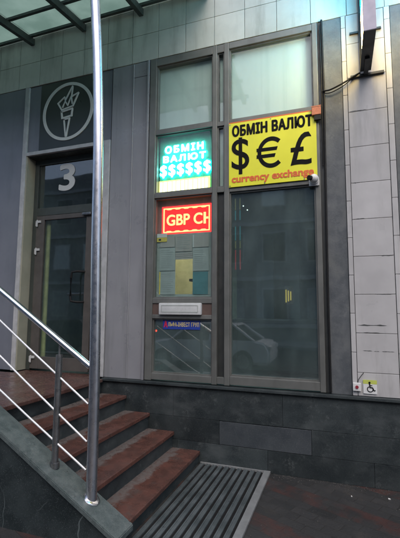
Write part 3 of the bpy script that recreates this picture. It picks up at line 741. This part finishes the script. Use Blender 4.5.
sign_mat('sign_cyan', (.0,.08,.16), (.01,.45,.60), 30.0)
lit_face('lit_face', .2625, .2675); lit_face('lit_face', .3365, .3415)
q = MB(); q.box(.17, .46, -.035, -.012, 4.325, 4.345, .003); q.box(.285, .325, -.07, -.035, 4.32, 4.35)
q.build('bracket', 'dark_metal', PS); q = MB()
q.box(.165, .47, -.04, -.012, 3.86, 3.885, .003); q.box(.285, .325, -.30, -.04, 3.865, 3.888)
q.build('bracket', 'dark_metal', PS)

AS = thing('accessibility_sign', 'square wheelchair access sign with a lime top at the foot of the pilaster', 'sign', (.24, -.02, .81))
MB().box(.182, .298, -.0215, -.017, .812, .898, .001).build('plate', 'white', AS); MB().box(.182, .298, -.0215, -.017, .899, .935, .001).build('top_band', 'lime', AS)
q = MB(); Y0, Y1 = -.024, -.0217
q.ring((.236,.912), 0.0005, .009, Y0, Y1, 20); q.ring((.240,.853), .020, .027, Y0, Y1, 36, R(115), R(375))
def stroke(a, b, w=.009):
    a, b = Vector(a), Vector(b); d_ = (b-a).normalized(); n_ = Vector((-d_.y, d_.x))*w/2
    q.prism([tuple(a+n_), tuple(a-n_), tuple(b-n_), tuple(b+n_)], Y0-random.uniform(.0002,.001), Y1)
stroke((.236,.905),(.239,.868),.011); stroke((.237,.888),(.258,.886),.006); stroke((.237,.869),(.262,.867)); stroke((.260,.869),(.274,.838)); stroke((.272,.840),(.285,.845),.007)
q.build('wheelchair_symbol', 'ink', AS)
CB = thing('call_button', 'small white call button with a red centre beside the wheelchair sign', 'button', (.128, -.03, .83))
MB().box(.093, .162, -.040, -.017, .832, .905, .005).build('plate', 'white', CB)
M['red_button'] = flat('red_button', (.30,.03,.05), .4)
MB().cyl((.128,-.040,.869),(.128,-.049,.869),.014,24).build('push_button', 'red_button', CB, True)
wv = MB(); wv.tube([(.137,-.022,.905),(.145,-.020,.935),(.165,-.018,.965),(.185,-.016,.99),(.19,-.014,.997)], .0028, 6)
tag(wv.build('button_wire', 'dark_metal', smooth=True), 'thin wire rising from the white call button to a tile joint', 'wire')

for sx_, sz_ in ((-1.072,3.572),(-.186,3.572),(-1.072,2.886),(-.30,2.884),(-.63,3.574),(-.70,2.884)):
    MB().cyl((sx_,-.0242,sz_),(sx_,-.0275,sz_),.006,12).build('eyelet', 'steel_dull', BN, True)
gq = MB()
for k in range(420):
    x = random.uniform(-.65, 1.6); y = -.033-abs(random.gauss(0,.05)) if random.random()<.7 else random.uniform(-1.6,-.05)
    r = random.uniform(.0015,.0048)
    vs_ = [(x+r*math.cos(q_+k), y+r*math.sin(q_+k)*.8, .0) for q_ in (0,1.6,3.1,4.7)]
    gq.hexa([(a_,b_,.0002) for a_,b_,_ in vs_]+[(x+(a_-x)*.6, y+(b_-y)*.6, r*.9) for a_,b_,_ in vs_])
go = gq.build('grit', 'grit'); go['kind'] = 'stuff'
tag(go, 'fine pale grit gathered along the foot of the granite wall', 'grit')
# litter
for i, (x, y, s_) in enumerate(((.345,-.21,.009),(.05,-.27,.005))):
    q = MB(); q.hexa([(x-s_,y-s_*.6,.001),(x+s_,y-s_*.7,.001),(x+s_*.8,y+s_*.6,.002),(x-s_,y+s_*.5,.001),(x-s_,y-s_*.6,.005),(x+s_,y-s_*.7,.008),(x+s_*.8,y+s_*.6,.006),(x-s_,y+s_*.5,.009)])
    tag(q.build('litter_scrap', 'scrap'), 'tiny white scrap of litter on the dark pavement at right', 'litter', 'litter scraps on the pavement')
q = MB(); q.tube([(-4.08,-.35,.786),(-4.02,-.33,.786)], .012, 8)
tag(q.build('litter_scrap', 'scrap', smooth=True), 'small pale scrap of litter on the red landing at left', 'litter')

# ------------------------------------------------------------------ across the street (seen in the glass)
OB = thing('opposite_building', 'grey plastered building across the street, mirrored in the glass', 'building', (-5, -22, 0))
ow = MB(); ow.box(-45, 35, -27, -19.4, -.4, 11.5); ow.build('wall', 'concrete', OB)
for z in (.55, 3.35, 6.75, 10.15): MB().box(-45, 35, -19.399, -19.25, z, z+.22).build('ledge', 'trim', OB)
wn = 0
for k in range(-12, 12):
    for fl_ in range(3):
        x = k*2.6 - 1.0; z = 1.0 + fl_*3.4 + random.uniform(0,.02)
        wf = MB(); wf.box(x-.75, x+.75, -19.42, -19.36, z, z+1.9); wf = wf.build('window', 'trim', OB)
        MB().box(x-.66, x+.66, -19.37, -19.345, z+.09, z+1.81).build('pane', random.choice(('car_glass','car_glass','room_pale','film')), wf)
        wn += 1

def car(name, label, x, y, mat, flip=1, group='cars parked across the street'):
    o = thing(name, label, 'car', (x, y, -.30), group)
    P_ = lambda pts: [(x+flip*a, -.30+b) for a, b in pts]
    bd_ = MB(); bd_.prism(P_([(-2.1,.25),(-2.15,.55),(-2.05,.80),(-1.0,.92),(1.3,.95),(2.0,.90),(2.12,.6),(2.08,.25)]), y-.86, y+.86)
    bmesh.ops.bevel(bd_.bm, geom=list(bd_.bm.edges), offset=.07, segments=3, affect='EDGES'); bd_.build('body', mat, o, True)
    gh = MB(); a = P_([(-1.15,.90),(-.45,1.40),(.95,1.42),(1.65,.93)]); lo, hi = [], []
    for yy, ins in ((y-.80,1),(y+.80,-1)):
        lo.append([(px, yy + (ins*.16 if pz > .8 else 0), pz) for px, pz in a])
    vs = [[gh.bm.verts.new(v_) for v_ in l_] for l_ in lo]
    gh.bm.faces.new(vs[0]); gh.bm.faces.new(vs[1][::-1])
    for i in range(4): gh.bm.faces.new([vs[0][i], vs[1][i], vs[1][(i+1)%4], vs[0][(i+1)%4]])
    gh.build('cabin_glass', 'car_glass', o)
    rf = MB(); a = P_([(-.50,1.385),(-.44,1.43),(.93,1.45),(1.02,1.40)]); rf.prism(a, y-.66, y+.66)
    for sx in ((-1.15,.90,-.47,1.39),(1.65,.93,.98,1.40),(.25,.92,.25,1.40)):
        for sg in (-1, 1):
            rf.tube([(x+flip*sx[0], y+sg*.80, -.30+sx[1]), (x+flip*sx[2], y+sg*.655, -.30+sx[3])], .04, 8)
    rf.build('roof', mat, o)
    for wx in (-1.35, 1.3):
        for sg in (-1, 1):
            w_ = MB().cyl((x+flip*wx, y+sg*.68, .02), (x+flip*wx, y+sg*.885, .02), .32, 28).build('wheel', 'tyre', o, True)
            MB().cyl((x+flip*wx, y+sg*.885, .02), (x+flip*wx, y+sg*.895, .02), .2, 20).build('rim', 'steel_dull', w_, True)
    for sg in (-1, 1): MB().box(x+flip*2.06-.03, x+flip*2.06+.05, y+sg*.62-.17, y+sg*.62+.17, .36, .50, .02).build('headlight', 'white', o)
    return o
car('parked_car', 'white car parked across the street, mirrored in the large window', -4.1, -8.6, 'car_white', 1)
car('parked_car', 'dark car parked across the street, mirrored in the entrance door', -10.2, -8.9, 'car_dark', 1)
